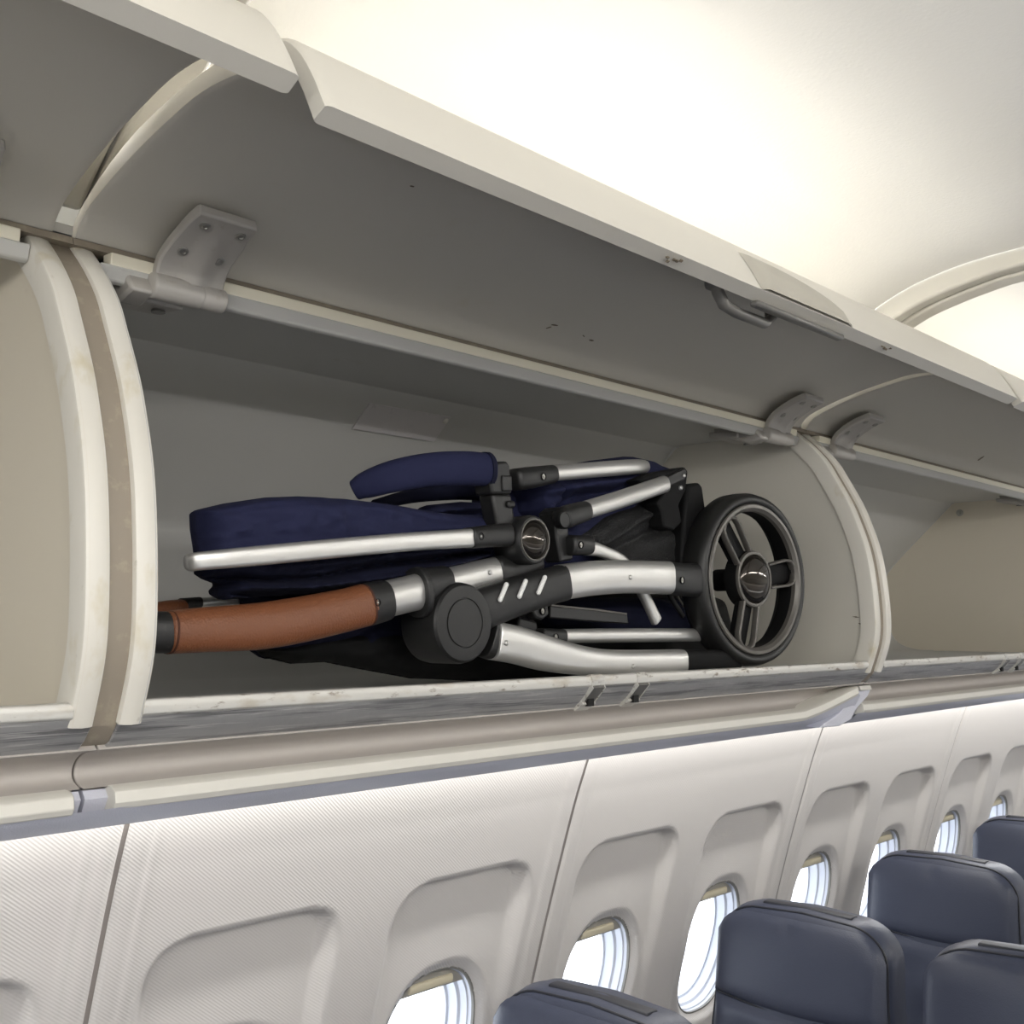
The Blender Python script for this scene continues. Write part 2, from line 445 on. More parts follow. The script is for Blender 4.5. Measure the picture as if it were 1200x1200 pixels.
RP = sm2([(0.0, 2.494), (0.3, 2.492), (0.63, 2.484), (0.72, 2.475), (0.79, 2.461), (0.833, 2.449), (0.876, 2.430), (0.93, 2.40), (1.0, 2.35), (1.05, 2.315), (1.09, 2.28)], 3)
RPf = [(-y, z) for y, z in RP[:0:-1]] + RP
for x in XR:
    rib = empty('ceiling_rib', (x, 0, 2.5)); rib.parent = ceil; rib.matrix_parent_inverse = pinv(ceil)
    band = closed_offset(RPf, 0.06)
    o = xprism('rib_band', band, x - 0.008, x + 0.026, M['rib'], rib); bevel(o, 0.006, 3)
    RPb = [(y, z - 0.005) for y, z in RPf]
    o = xprism('rib_band', closed_offset(RPb, 0.06), x + 0.028, x + 0.075, M['rib'], rib); bevel(o, 0.006, 3)

# ------------------------------------------------------------------ overhead bins
RIM = sm2([(1.082, 2.243), (1.043, 2.208), (1.012, 2.173), (0.993, 2.141), (0.964, 2.088), (0.948, 2.049), (0.934, 2.008), (0.925, 1.968), (0.919, 1.922), (0.916, 1.88), (0.9155, 1.85), (0.918, 1.824), (0.925, 1.798), (0.9375, 1.764), (0.9388, 1.7605)], 3)
DIN = sm2([(1.075, 2.247), (1.051, 2.269), (1.002, 2.286), (0.947, 2.300), (0.884, 2.312), (0.84, 2.318), (0.795, 2.316), (0.745, 2.309), (0.714, 2.300), (0.691, 2.279), (0.669, 2.238)], 3)
DOUT = sm2([(0.651, 2.246), (0.669, 2.279), (0.688, 2.306), (0.712, 2.325), (0.76, 2.336), (0.84, 2.341), (0.95, 2.326), (1.03, 2.298), (1.08, 2.268), (1.085, 2.25)], 3)
def rot_prof(pr, ang, c=(1.075, 2.247)):
    ca, sa = cos(ang), sin(ang)
    return [(c[0] + (y - c[0]) * ca - (z - c[1]) * sa, c[1] + (y - c[0]) * sa + (z - c[1]) * ca) for y, z in pr]
ENDP = [(1.082, 2.243), (1.36, 2.240), (1.574, 2.038), (1.60, 1.95), (1.58, 1.83), (1.50, 1.765), (0.945, 1.765)]
CAV = [(1.078, 2.222), (1.10, 2.222), (1.105, 2.237), (1.355, 2.238), (1.363, 2.236)] + sm2([(1.37, 2.229), (1.565, 2.044), (1.592, 1.99), (1.60, 1.93), (1.585, 1.84), (1.555, 1.79), (1.50, 1.770), (1.44, 1.768)], 4) + [(0.965, 1.768), (0.95, 1.776)]

def hinge(x, parent, door_ang, flip=1):
    """cast hinge bracket; x is the station of its plate centre, arm reaches towards -x*flip"""
    h = empty('hinge', (x, 1.03, 2.24)); h.parent = parent; h.matrix_parent_inverse = pinv(parent)
    cur = rot_prof([(0.974, 2.270), (0.992, 2.2655), (1.012, 2.2585), (1.032, 2.2475), (1.043, 2.238), (1.049, 2.229), (1.052, 2.218)], door_ang)
    wid = [(-.036, .033), (-.037, .036), (-.037, .041), (-.039, .041), (-.041, .041), (-.041, .041), (-.041, .041)]
    cs = sm2(cur, 3); V = []; Fc = []
    N = len(cs)
    for i, (y, z) in enumerate(cs):
        t = i / (N - 1) * (len(wid) - 1); k = min(int(t), len(wid) - 2); f_ = t - k
        a = wid[k][0] * (1 - f_) + wid[k + 1][0] * f_; b = wid[k][1] * (1 - f_) + wid[k + 1][1] * f_
        ya, za = cs[max(i - 1, 0)]; yb, zb_ = cs[min(i + 1, N - 1)]
        tt = Vector((yb - ya, zb_ - za)).normalized(); nn = (tt.y, -tt.x)      # towards the bin interior / below
        if nn[1] > 0: nn = (-nn[0], -nn[1])
        cols = []
        for s in range(9):
            xx = a + (b - a) * s / 8
            rib_ = 0.010 * math.exp(-((xx - 0.004) / 0.011) ** 2) * sst(0.12, 0.6, i / (N - 1))
            cols.append((x + xx, y + nn[0] * rib_, z + nn[1] * rib_))
        for c_ in cols: V.append(c_)
        for c_ in cols: V.append((c_[0], y - nn[0] * 0.012, z - nn[1] * 0.012))
    for i in range(N - 1):
        for s in range(8):
            a = i * 18 + s; Fc.append((a, a + 1, a + 19, a + 18)); a += 9; Fc.append((a, a + 18, a + 19, a + 1))
        a = i * 18; Fc += [(a, a + 18, a + 27, a + 9), (a + 8, a + 17, a + 35, a + 26)]
    for i in (0, N - 1):
        for s in range(8): a = i * 18 + s; Fc.append((a, a + 9, a + 10, a + 1))
    o = put('door_plate', V, Fc, M['hinge'], h, autos=50); bevel(o, 0.0025, 2, 50)
    # knuckle barrels
    for xa, xb, r in ((-.041, .012, .0145), (.015, .041, .0135)):
        tube('knuckle', [(x + xa, 1.058, 2.211), (x + xb, 1.058, 2.211)], [(r, r)] * 2, M['hinge'], h, seg=20, cap=0.25)
    # arm to the bin roof with a slotted foot
    s = -flip
    prism('arm', [(x - .041 * flip, 1.050, 2.200), (x - .041 * flip, 1.066, 2.222), (x - .041 * flip, 1.16, 2.231), (x - .041 * flip, 1.15, 2.214), (x - .041 * flip, 1.08, 2.192)], (0.028 * s, 0, 0), M['hinge'], h, 0.004)
    prism('foot', [(x + (.02) * flip, 1.10, 2.205), (x + (.02) * flip, 1.165, 2.212), (x - .075 * flip, 1.165, 2.212), (x - .075 * flip, 1.10, 2.205)], (0, 0, 0.012), M['hinge'], h, 0.003)
    lathe('foot_hole', (x + .002 * flip, 1.125, 2.206), [(.008, 0), (.008, .0025), (0.0001, .0026)], M['latch'], h, 16, axis=(0, 0, -1), up=(1, 0, 0))
    tube('foot_slot', [(x - .06 * flip, 1.115, 2.205), (x - .035 * flip, 1.115, 2.205)], [(.005, .002)] * 2, M['latch'], h, ref=(0, 0, 1), seg=10)
    for dx_, i in ((-0.022 - .002, 0.18), (0.019, 0.18), (-0.026, 0.52), (0.018, 0.52)):
        k = i * (N - 1); k0 = int(k)
        y, z = cs[k0]; yb, zb_ = cs[k0 + 1]; tt = Vector((yb - y, zb_ - z)).normalized(); nn = Vector((0, tt.y, -tt.x))
        if nn.z > 0: nn = -nn
        c_ = Vector((x + dx_ + 0.004, y, z)) + nn * 0.0
        lathe('screw', c_, [(.0058, 0), (.0058, .0018), (.0048, .0024), (.0032, .0024), (.0026, .0008), (0.0001, .0007)], M['screw'], h, 18, axis=nn, up=(1, 0, 0))
    return h

def overhead_bin(i, label, ang=0.0, rise=0.0, liner=None):
    x0 = X0 + LB * i; x1 = x0 + LB - GAP            # rims at both ends, gap strip beyond x1
    t = empty('overhead_bin', (x0 + LB / 2, 1.1, 1.74), label, 'overhead bin', 'row of open overhead bins')
    inner = M['inner']; end = liner or M['liner3']
    o = xsurf('bin_liner', CAV, [x0 + 0.018, x0 + LB / 2, x1 - 0.018], inner, t, autos=25)
    # end walls (thin boards)
    for xa, xb, mm in ((x0 + .004, x0 + .02, M['inner']), (x1 - .02, x1 - .004, end)):
        xprism('end_wall', [(y, z) for y, z in RIM[1:]] + [(0.945, 1.762), (1.50, 1.745), (1.60, 1.775), (1.64, 1.93), (1.60, 2.055), (1.37, 2.254)], xa, xb, mm, t, smooth=False)
    # fillets in the corners of the liner at the end walls
    for xa in (x0 + .021, x1 - .021):
        c3 = [(xa, y, z) for y, z in CAV[3:-2]]
        tube('corner_bead', c3, [(.0025, .0025)] * len(c3), inner, t, ref=(1, 0, 0), seg=8, cap=0)
    # rims: rounded strips that follow the front curve
    for k, (xa, xb) in enumerate(((x0, x0 + .023), (x1 - .024, x1))):
        V = []; Fc = []; prof = []
        n = len(RIM)
        offs = [(0, .030), (0, .004), (.0012, .0012), (.004, 0), (.012, -.001), (.019, 0), (.0218, .0012), (.023, .004), (.023, .030)]
        for j, (y, z) in enumerate(RIM):
            ya, za = RIM[max(j - 1, 0)]; yb, zb_ = RIM[min(j + 1, n - 1)]
            tt = Vector((yb - ya, zb_ - za)).normalized(); nn = Vector((-tt.y, tt.x))
            if nn.x < 0 and tt.y < 0: nn = -nn
            if nn.x < 0: nn = -nn
            for dx_, dn in offs: V.append((xa + dx_ * (xb - xa) / .023, y + nn.x * dn, z + nn.y * dn))
        q = len(offs)
        for j in range(n - 1):
            for s in range(q - 1): a = j * q + s; Fc.append((a, a + 1, a + 1 + q, a + q))
        Fc += [tuple(range(q)), tuple(range((n - 1) * q, n * q))]
        put('end_rim', V, Fc, M['rim'], t, autos=40)
    # gap strip between this bin and the next one
    st = [(y + .007, z) for y, z in RIM] + [(0.958, 1.745), (0.975, 1.738)]
    xprism('gap_strip', closed_offset(st, 0.02) if False else st + [(y + .03, z) for y, z in st[::-1]], x1 - .001, x1 + GAP + .001, M['filler'], t)
    # cream hinge strip and lip at the top front edge
    xprism('hinge_strip', [(1.060, 2.2365), (1.061, 2.2235), (1.078, 2.221), (1.08, 2.238)], x0 + .035, x1 - .035, M['strip'], t, 0.0015)
    xprism('hinge_gasket', [(1.069, 2.2375), (1.072, 2.2455), (1.084, 2.250), (1.09, 2.236)], x0 - .001, x1 + GAP - .002, M['filler'], t)
    xprism('roof_lip', [(1.061, 2.224), (1.066, 2.208), (1.074, 2.206), (1.082, 2.222)], x0 + .024, x1 - .024, M['inner'], t, 0.002)
    # roof over the bin (carries the cove light outside)
    xprism('roof_board', [(1.085, 2.252), (1.365, 2.252), (1.6, 2.055), (1.61, 2.065), (1.37, 2.262), (1.085, 2.262)], x0, x1 + GAP, M['inner'], t, smooth=False)
    # sill
    xprism('sill_cap', [(0.9338, 1.7695), (0.9325, 1.776), (0.9345, 1.7822), (0.940, 1.7832), (0.956, 1.778), (0.97, 1.7685), (0.962, 1.760), (0.942, 1.7655)], x0 + .021, x1 - .021, M['sillw'], t, 0.001)
    xprism('sill_metal', [(0.9365, 1.769), (0.942, 1.7595), (0.953, 1.7475), (0.968, 1.736), (0.99, 1.736), (0.99, 1.757)], x0 + .001, x1 - .001, M['sillm'], t, 0.0015)
    for sx in (1.152, 1.252):
        xs0 = sx - X0 + x0
        rec = xprism('strike_slot', [(0.9318, 1.7690), (0.9305, 1.7665), (0.9505, 1.7455), (0.956, 1.7475)], xs0 - .012, xs0 + .012, M['latch'], t)
        xprism('strike_pad', [(0.9325, 1.7690), (0.9310, 1.7775), (0.9340, 1.7838), (0.940, 1.7842), (0.940, 1.7690)], xs0 - .013, xs0 + .013, M['sillw'], t, 0.0008)
        xprism('strike_lip', [(0.9465, 1.7440), (0.9520, 1.7520), (0.966, 1.7372), (0.962, 1.7345)], xs0 - .014, xs0 + .013, M['sillw'], t, 0.0008)
        box('strike_hook', (xs0 - .001, 0.9475, 1.7465), (.012, .008, .010), M['dark'], t)
        for s_ in (-.0135, .0125):
            xprism('strike_side', [(0.9320, 1.7700), (0.9295, 1.7660), (0.9500, 1.7445), (0.9600, 1.7420), (0.955, 1.760)], xs0 + s_, xs0 + s_ + .001, M['sillw'], t)
    # service rail below: channel, cream lip, blue-grey underside
    CH = sm2([(0.962, 1.7375), (0.990, 1.7325), (1.005, 1.724), (1.010, 1.714), (1.006, 1.706), (0.990, 1.700)], 3)
    rs, re_ = x0 - .006, x1 + GAP - .008
    xprism('rail_channel', CH + [(1.04, 1.700), (1.04, 1.745), (0.97, 1.745)], rs, re_, M['rail'], t, 0.002)
    ramp = 0.20 if True else 0
    LIPP = [(0.981, 1.7005), (0.974, 1.696), (0.972, 1.686), (0.976, 1.680), (0.990, 1.677), (1.02, 1.684), (1.02, 1.702)]
    # lip with the upward ramp at its far end
    N = 22; V = []; Fc = []; n = len(LIPP); xl0 = rs + .024; xl1 = x1 + .002
    for k in range(N + 1):
        x = xl0 + (xl1 - xl0) * (k / N if k < 2 else 1 - (1 - (k - 1) / (N - 1)) ** 2.4)
        up = rise * (1 - min(1, (xl1 - x) / ramp)) ** 1.25
        e_ = 0.003 if k in (0, N) else 0
        for y, z in LIPP: V.append((x, y + (.003 if e_ else 0) - up * .2, z + up))
    for k in range(N):
        for s in range(n): a = k * n + s; b = k * n + (s + 1) % n; Fc.append((a, b, b + n, a + n))
    Fc += [tuple(range(n))[::-1], tuple(range(N * n, N * n + n))]
    o = put('rail_lip', V, Fc, M['lip'], t, autos=40); bevel(o, 0.002, 2)
    UP_ = sm2([(0.977, 1.6815), (0.990, 1.672), (1.02, 1.660), (1.07, 1.648), (1.13, 1.641)], 3)
    N = 24; V = []; Fc = []; n = len(UP_)
    for k in range(N + 1):
        x = rs + (x1 + GAP - .006 - rs) * (1 - (1 - k / N) ** 2.0)
        up = rise * (1 - min(1, max(0, xl1 - x) / ramp)) ** 1.25
        for j, (y, z) in enumerate(UP_): V.append((x, y - up * .2 * (1 - j / n), z + up * max(0, 1 - j / (n * .55))))
    for k in range(N):
        for j in range(n - 1): a = k * n + j; Fc.append((a, a + 1, a + 1 + n, a + n))
    put('rail_underside', V, Fc, M['under'], t, autos=60)
    xprism('rail_core', [(0.996, 1.6975), (0.990, 1.690), (0.998, 1.675), (1.04, 1.66), (1.05, 1.6975)], rs + .002, x1 + GAP - .008, M['under'], t)
    xprism('rail_back', [(1.13, 1.641), (1.16, 1.645), (1.17, 1.74), (1.04, 1.745), (1.04, 1.70), (1.0, 1.70), (1.0, 1.685)], rs + .004, re_ - .004, M['rail'], t, smooth=False)
    # door
    di = rot_prof(DIN, ang); do = rot_prof(DOUT, ang)
    d = empty('door', (x0 + LB / 2, 1.0, 2.3)); d.parent = t; d.matrix_parent_inverse = pinv(t)
    prof = di + do
    V = []; Fc = []; n = len(prof)
    xd0, xd1 = x0 + .003, x1 + .002
    # rounded tip corners: the free edge is pulled in near the ends
    N = 10; xsn = [xd0, xd0 + .0015, xd0 + .005, xd0 + .012, xd0 + .5, xd1 - .5, xd1 - .012, xd1 - .005, xd1 - .0015, xd1]
    cen = [0.5 * (di[min(k, len(di) - 1)][0]) for k in range(1)]
    def mid(k):
        if k < len(di): a = di[k]; b = do[min(len(do) - 1, int((len(di) - 1 - k) / (len(di) - 1) * (len(do) - 1)))]
        else: b = do[k - len(di)]; a = di[min(len(di) - 1, int((len(do) - 1 - (k - len(di))) / (len(do) - 1) * (len(di) - 1)))]
        return ((a[0] + b[0]) / 2, (a[1] + b[1]) / 2)
    for q_, x in enumerate(xsn):
        e_ = min(x - xd0, xd1 - x)
        sh_ = 0.22 * (1 - min(1, e_ / .005)) ** 2
        for k, (y, z) in enumerate(prof):
            mx_, mz_ = mid(k); V.append((x, y + (mx_ - y) * sh_, z + (mz_ - z) * sh_))
    for i_ in range(N - 1):
        for k in range(n): a = i_ * n + k; b = i_ * n + (k + 1) % n; Fc.append((a, b, b + n, a + n))
    Fc += [tuple(range(n))[::-1], tuple(range((N - 1) * n, N * n))]
    put('door_skin', V, Fc, M['door'], d, autos=40)
    # latch handle near the free edge
    def DP(p): return rot_prof([p], ang)[0]
    hx0, hx1 = x0 - X0 + 1.118, x0 - X0 + 1.352
    # half-oval grip cover set proud on the outer skin
    outc = do[:10]
    V = []; Fc = []; cols = 18; rows = 7
    for a in range(cols + 1):
        fx = a / cols; x = hx0 + (hx1 - hx0) * fx
        hgt = min(1.0, sqrt(max(0, 1 - max(0, (fx - 0.08) / 0.92) ** 2.2)) + .02) * (1 if fx > 0.0 else .96)
        for b in range(rows + 1):
            s_ = b / rows * hgt * 0.60
            kk = s_ * (len(outc) - 1); k0 = min(int(kk), len(outc) - 2); f_ = kk - k0
            y = outc[k0][0] * (1 - f_) + outc[k0 + 1][0] * f_; z = outc[k0][1] * (1 - f_) + outc[k0 + 1][1] * f_
            inset = 0.0045 if (b < rows and 0 < a < cols) else 0.0005
            if 1 < b < rows - 1 and 3 < a < cols - 2: inset -= .0035
            V.append((x, y - inset * .86, z + inset * .5))
    for a in range(cols):
        for b in range(rows): q = a * (rows + 1) + b; Fc.append((q, q + 1, q + rows + 2, q + rows + 1))
    hnd = put('handle_cover', V, Fc, M['rib'], d, autos=50)
    y0_, z0_ = DP((0.662, 2.236))
    box('handle_bar', ((hx0 + hx1) / 2 + .0, y0_ + .004, z0_ - .002), (hx1 - hx0 - .012, .014, .008), M['latch'], d, 0.004)
    y1_, z1_ = DP((0.694, 2.258))
    px = hx0 - .030
    tube('latch_loop', [(px, y1_ + .004, z1_ + .012), (px + .002, y1_, z1_ - .012), (px + .012, y1_ - .002, z1_ - .026), (px + .04, y1_ - .002, z1_ - .030), (px + .105, y1_ - .002, z1_ - .030), (px + .125, y1_, z1_ - .018), (px + .128, y1_ + .004, z1_ + .014)],
         [(.0065, .008)] * 7, M['latch'], d, seg=14, cap=0.4)
    for q_ in (px, px + .122): box('latch_foot', (q_ + .004, y1_ + .004, z1_ + .004), (.024, .022, .026), M['latch'], d, 0.006)
    # worn spots on the free edge
    for sx in (0.935, 1.455):
        xx = x0 - X0 + sx
        for k in range(5):
            y2, z2 = DP((0.6615 - random.uniform(0, .007), 2.2405 + random.uniform(-.002, .004)))
            box('chip', (xx + k * .006, y2, z2), (.0035, .003, .0018), M['scuff'], d, rot=Matrix.Rotation(random.uniform(-1, 1), 3, 'X'))
    hinge(x0 + 0.122, t, ang, 1)
    hinge(x1 - 0.118, t, ang, 1)
    return t

b_left = overhead_bin(-1, 'empty overhead bin at the left edge, cut off by the frame', ang=-0.032, liner=M['liner2'])
b_main = overhead_bin(0, 'central open overhead bin that holds the folded navy stroller', rise=0.036)
b_right = overhead_bin(1, 'empty cream overhead bin right of the one holding the stroller', ang=0.004, liner=M['liner2'])
def TX(u, v, X):
    r = RIGHT * (u - 600) + DOWN * (v - 600) + FWD * F_PX
    return r * (X / r.x) + Vector((0, 0, CAMZ))
# end fairing of the service rail where the right bin begins
outline('rail_fairing', [(1005, 807), (1021, 807), (1017, 816), (1002, 833), (998, 843), (984, 851), (960, 853), (985, 835)], .982, .03, M['under'], b_right, .002)
outline('fairing_cap', [(1007, 803.5), (1020, 802.5), (1022, 808), (1009, 809.5)], .975, .02, M['lip'], b_right, .001)
# bolt in the end wall of the right bin, buffer in its corner
lathe('bolt', TX(1125, 601, X0 + 2 * LB - GAP - .021), [(.011, 0), (.011, .003), (.007, .004), (.0065, .014), (.0001, .015)], M['screw'], b_right, 20, axis=(-1, 0, 0), autos=30)
# rub marks on the open doors and end walls
def door_pt(u, v):
    best = None; pr_ = DIN
    r = RIGHT * (u - 600) + DOWN * (v - 600) + FWD * F_PX
    for k in range(len(pr_) - 1):
        (y0, z0), (y1, z1) = pr_[k], pr_[k + 1]
        for f_ in (0, .25, .5, .75):
            y = y0 + (y1 - y0) * f_; z = z0 + (z1 - z0) * f_; e_ = abs(r.z / r.y - (z - CAMZ) / y)
            if best is None or e_ < best[0]: best = (e_, y, z, Vector((0, y1 - y0, z1 - z0)).normalized())
    _, y, z, tt = best; return Vector((r.x * y / r.y, y, z)), tt
def rub(u, v, L, w_, ang, par):
    p, tt = door_pt(u, v); xa_ = Vector((1, 0, 0)); d = xa_ * cos(ang) + tt * sin(ang); n_ = xa_ * -sin(ang) + tt * cos(ang); nn = Vector((0, 0, -1))
    pts = [p + d * L * a + n_ * w_ * b + nn * .0008 for a, b in ((-.5, 0), (-.2, .5), (.3, .4), (.5, 0), (.2, -.5), (-.3, -.4))]
    prism('rub_mark', pts, (0, 0, .0012), M['scuff'], par)
for a in ((650, 380, .012, .0022, .2), (643, 383, .008, .0015, 1.0), (693, 398, .010, .003, .1), (684, 393, .008, .0012, -.3), (483, 218, .005, .002, .3)): rub(*a, b_main)
rub(1148, 538, .045, .008, 2.2, b_right)
for u, v, L_, a_ in ((1003, 723, .016, .1), (1008, 731, .009, .2)):
    p = TX(u, v, X0 + LB - GAP - .0212); d = Vector((0, cos(a_), sin(a_)))
    prism('rub_mark', [p - d * L_ / 2, p + Vector((0, 0, .0012)), p + d * L_ / 2, p - Vector((0, 0, .0012))], (.0008, 0, 0), M['scuff'], b_main)
# placard on the sloping back of the main bin
def slope_pt(u, v):
    r = RIGHT * (u - 600) + DOWN * (v - 600) + FWD * F_PX
    # plane through (y,z) = (1.36,2.238) and (1.574,2.035)
    n = Vector((0, 0.203, 0.214)); n.normalize(); p0 = Vector((0, 1.36, 2.238)) - Vector((0, 0, CAMZ))
    t = n.dot(p0) / n.dot(r); return r * t + Vector((0, 0, CAMZ))
nv = Vector((0, -0.69, -0.72))
prism('placard', [slope_pt(*q) + nv * .002 for q in ((433, 472), (528, 488), (508, 517), (412, 502))], nv * -.0018, M['placard'], b_main, 0.0005)
# a lump of adhesive at its corner and scuffs
lathe('placard_tear', slope_pt(521, 492) + nv * .004, [(.006, 0), (.004, .002), (.0001, .003)], M['lip'], b_main, 10, axis=nv, up=(1, 0, 0))
random.seed(3)
# bolt in the right bin's far end wall
pb = Vector((X0 + 2 * LB - GAP - .021, 1.30, 2.165))

# ------------------------------------------------------------------ the folded stroller
ST = empty('folded_stroller', (1.2, 1.1, 1.77), 'folded navy stroller with aluminium frame and tan leather handle inside the central bin', 'stroller')
# --- wheel
def wheel(name, u, v, y, rpx, parent, th=0.055, detail=True, at=None):
    c = Vector(at) if at else T(u, v, y); R = rpx * MS(u, v, y) if not at else 0.145
    w = empty(name, c); w.parent = parent; w.matrix_parent_inverse = pinv(parent)
    WA = (-.09, -1, 0); XV = Vector((1, -.09, 0)).normalized()
    tp = [(R * .865, -.004), (R * .885, .001), (R * .93, .0035), (R * .975, 0), (R, -.010), (R * 1.005, -th * .5), (R, -th + .010), (R * .96, -th), (R * .87, -th), (R * .865, -.004)]
    lathe('tyre', c, tp, M['tyre'], w, 96, WA, autos=60)
    rp = [(R * .872, .001), (R * .86, .0035), (R * .825, .0035), (R * .79, -.001), (R * .785, -.008), (R * .78, -.02), (R * .79, -th * .7), (R * .86, -th * .7), (R * .872, .001)]
    lathe('rim', c, rp, M['tyre'], w, 96, WA, autos=30, mats=[M['wheelg'], M['blk2']], pm=[0, 0, 0, 0, 1, 1, 1, 1])
    hr = R * .33
    lathe('hub_cap', c, [(hr, -.03), (hr, -.006), (hr * .97, -.002), (hr * .9, -.001), (hr * .86, -.002)], M['wheelg'], w, 48, WA, autos=50, mats=[M['blk2'], M['wheelg']], pm=[0, 1, 1, 1])
    lathe('hub_lens', c, [(hr * .87, -.004), (hr * .86, .000), (hr * .7, .004), (hr * .45, .0075), (hr * .2, .009), (0.0001, .0093)], M['gloss'], w, 48, WA, autos=70)
    lathe('axle_hub', c + Vector((0, .03, 0)), [(R * .13, 0), (R * .13, -.05)], M['blk2'], w, 24, WA)
    for ang in (126, 8, -104) if detail else ():
        a = radians(ang); d = XV * cos(a) + Vector((0, 0, sin(a))); n_ = XV * -sin(a) + Vector((0, 0, cos(a)))
        hw = R * .135; pts = []
        r0, r1 = R * .30, R * .69
        pts.append(c + d * r0 + n_ * hw)
        pts.append(c + d * (r1 - .2 * hw) + n_ * hw * 1.12)
        for k in range(1, 6):
            q = k / 6 * pi; pts.append(c + d * (r1 + sin(q) * hw * .9) + n_ * hw * 1.12 * cos(q))
        pts.append(c + d * (r1 - .2 * hw) - n_ * hw * 1.12); pts.append(c + d * r0 - n_ * hw)
        pts = [p + Vector((0, .006, 0)) for p in pts]
        tube('spoke', pts, [(.0028, .006)] * len(pts), M['wheelg'], w, seg=12, e=3, cap=0)
        # dark web behind the loop that ties it to the rim
        tube('spoke_web', [c + d * r0 + Vector((0, .018, 0)), c + d * R * .80 + Vector((0, .022, 0))], [(hw * .98, .008)] * 2, M['blk2'], w, seg=12, e=4, cap=0)
    return w
wheel('wheel', 886, 678.5, 0.968, 101.5, ST, th=0.048)
_w = T(883, 679, .968); _W2 = (_w.x - .02, 1.27, _w.z + .005)
wheel('wheel', 0, 0, 1.27, 0, ST, th=0.05, detail=False, at=_W2)
# --- big round pivot, lower left
c = T(545, 730, .957); k = MS(545, 730, .957)
lathe('pivot_disc', c, [(47 * k, -.062), (48 * k, -.055), (48 * k, -.012), (46.5 * k, -.004), (44 * k, -.0005), (42 * k, 0), (29.5 * k, 0), (29 * k, -.0015), (28 * k, -.0015), (27.5 * k, 0.0003), (0.0001, .0006)], M['blk'], ST, 72, autos=25)
# --- dark sleeve and upper leg
sweep('leg_sleeve', [(556, 716, .985, 52), (600, 700, .985, 47), (640, 688, .985, 43), (658, 683, .985, 43)], M['blk'], ST, wy=.036, e=3.2, cap=.1)
sweep('upper_leg', [(656, 682.5, .985, 42), (690, 678, .985, 41), (730, 676, .985, 39), (781, 677, .985, 39)], M['alu'], ST, wy=.034, e=3.2, cap=.12)
sweep('leg_cap', [(779, 677, .986, 38), (798, 679, .990, 39), (814, 680, .998, 40)], M['blk'], ST, wy=.034, e=3, cap=.2)
for (u, v) in ((589.5, 694), (612, 690), (634.5, 685.5)):
    a = T(u - 3.5, v + 9, .9655); b = T(u + 4, v - 9, .9655)
    tube('slit', [a, b], [(.0033, .003)] * 2, M['slit'], ST, seg=10, cap=1)
# --- lower leg
sweep('lower_leg', [(578, 751, .985, 45), (605, 756, .985, 44), (640, 766, .985, 41), (680, 774, .985, 34), (720, 777, .985, 31), (796, 776, .985, 30)], M['alu'], ST, wy=.034, e=3.2, cap=.12)
sweep('leg_cap', [(570, 746, .99, 50), (580, 751, .99, 47)], M['blk'], ST, wy=.036, e=3, cap=.1)
sweep('leg_cap', [(794, 775, .988, 27), (860, 774, .995, 25)], M['blk2'], ST, wy=.03, e=3, cap=.2)
# --- handlebar: grip, collar, tube, flange, sleeve, tube
sweep('grip', [(198, 741, .975, 51), (240, 738, .975, 53), (302, 734, .975, 55), (350, 726.5, .975, 54), (400, 716, .975, 51), (430, 708.5, .975, 50)], M['leather'], ST, wy=.040, e=2.3, cap=.25, seg=32)
for (u, v, h) in ((197.5, 741, 51), (427.5, 709.3, 50.6)):
    p = [T(u, v, .975)]; kk = MS(u, v, .975)
    a = T(u - 1, v + (.2 if u > 300 else 0), .975); b = T(u + 1, v - (.4 if u > 300 else 0), .975)
    tube('grip_seam', [a, b], [(h * kk / 2, .0207)] * 2, M['stitch'], ST, e=2.3, seg=32, cap=0)
sweep('grip_end', [(166, 741, .979, 48), (185, 741, .977, 49), (199, 741, .976, 49)], M['blk'], ST, wy=.038, e=2.4, cap=.3)
sweep('collar', [(428, 709, .975, 51), (440, 706, .975, 50), (450, 703.5, .975, 48)], M['blk'], ST, wy=.040, e=2.4, cap=.1)
sweep('handle_tube', [(449, 703, .976, 44), (470, 698, .977, 43), (494, 692.5, .978, 43)], M['alu'], ST, wy=.034, e=2.3, cap=.05)
sweep('flange', [(488, 694.5, .979, 59), (491.5, 694, .979, 60)], M['blk'], ST, wy=.050, e=2.4, cap=.1)
sweep('handle_sleeve', [(490, 690, .982, 47), (505, 686.5, .984, 44), (519, 684, .986, 42)], M['blk'], ST, wy=.040, e=2.6, cap=.1)
sweep('handle_tube', [(515, 686, .999, 38), (550, 677, 1.0, 36), (586, 669, 1.0, 35)], M['alu'], ST, wy=.030, e=2.3, cap=.05)
sweep('frame_joint', [(582, 671, 1.0, 38), (600, 665, 1.0, 38), (625, 655, 1.0, 34)], M['blk'], ST, wy=.034, e=2.6, cap=.3)
# rear branch of the handle seen behind the grip
sweep('handle_tube', [(235, 706, 1.10, 10), (300, 700, 1.12, 14), (420, 690, 1.14, 16)], M['alu'], ST, ratio=.9, e=2.2)
sweep('collar', [(212, 708, 1.10, 14), (234, 706, 1.10, 13)], M['blk'], ST, ratio=.9, e=2.2)
sweep('grip_back', [(150, 722, 1.08, 20), (190, 713, 1.09, 17), (216, 709, 1.10, 14)], M['leather'], ST, ratio=.9, e=2.2)
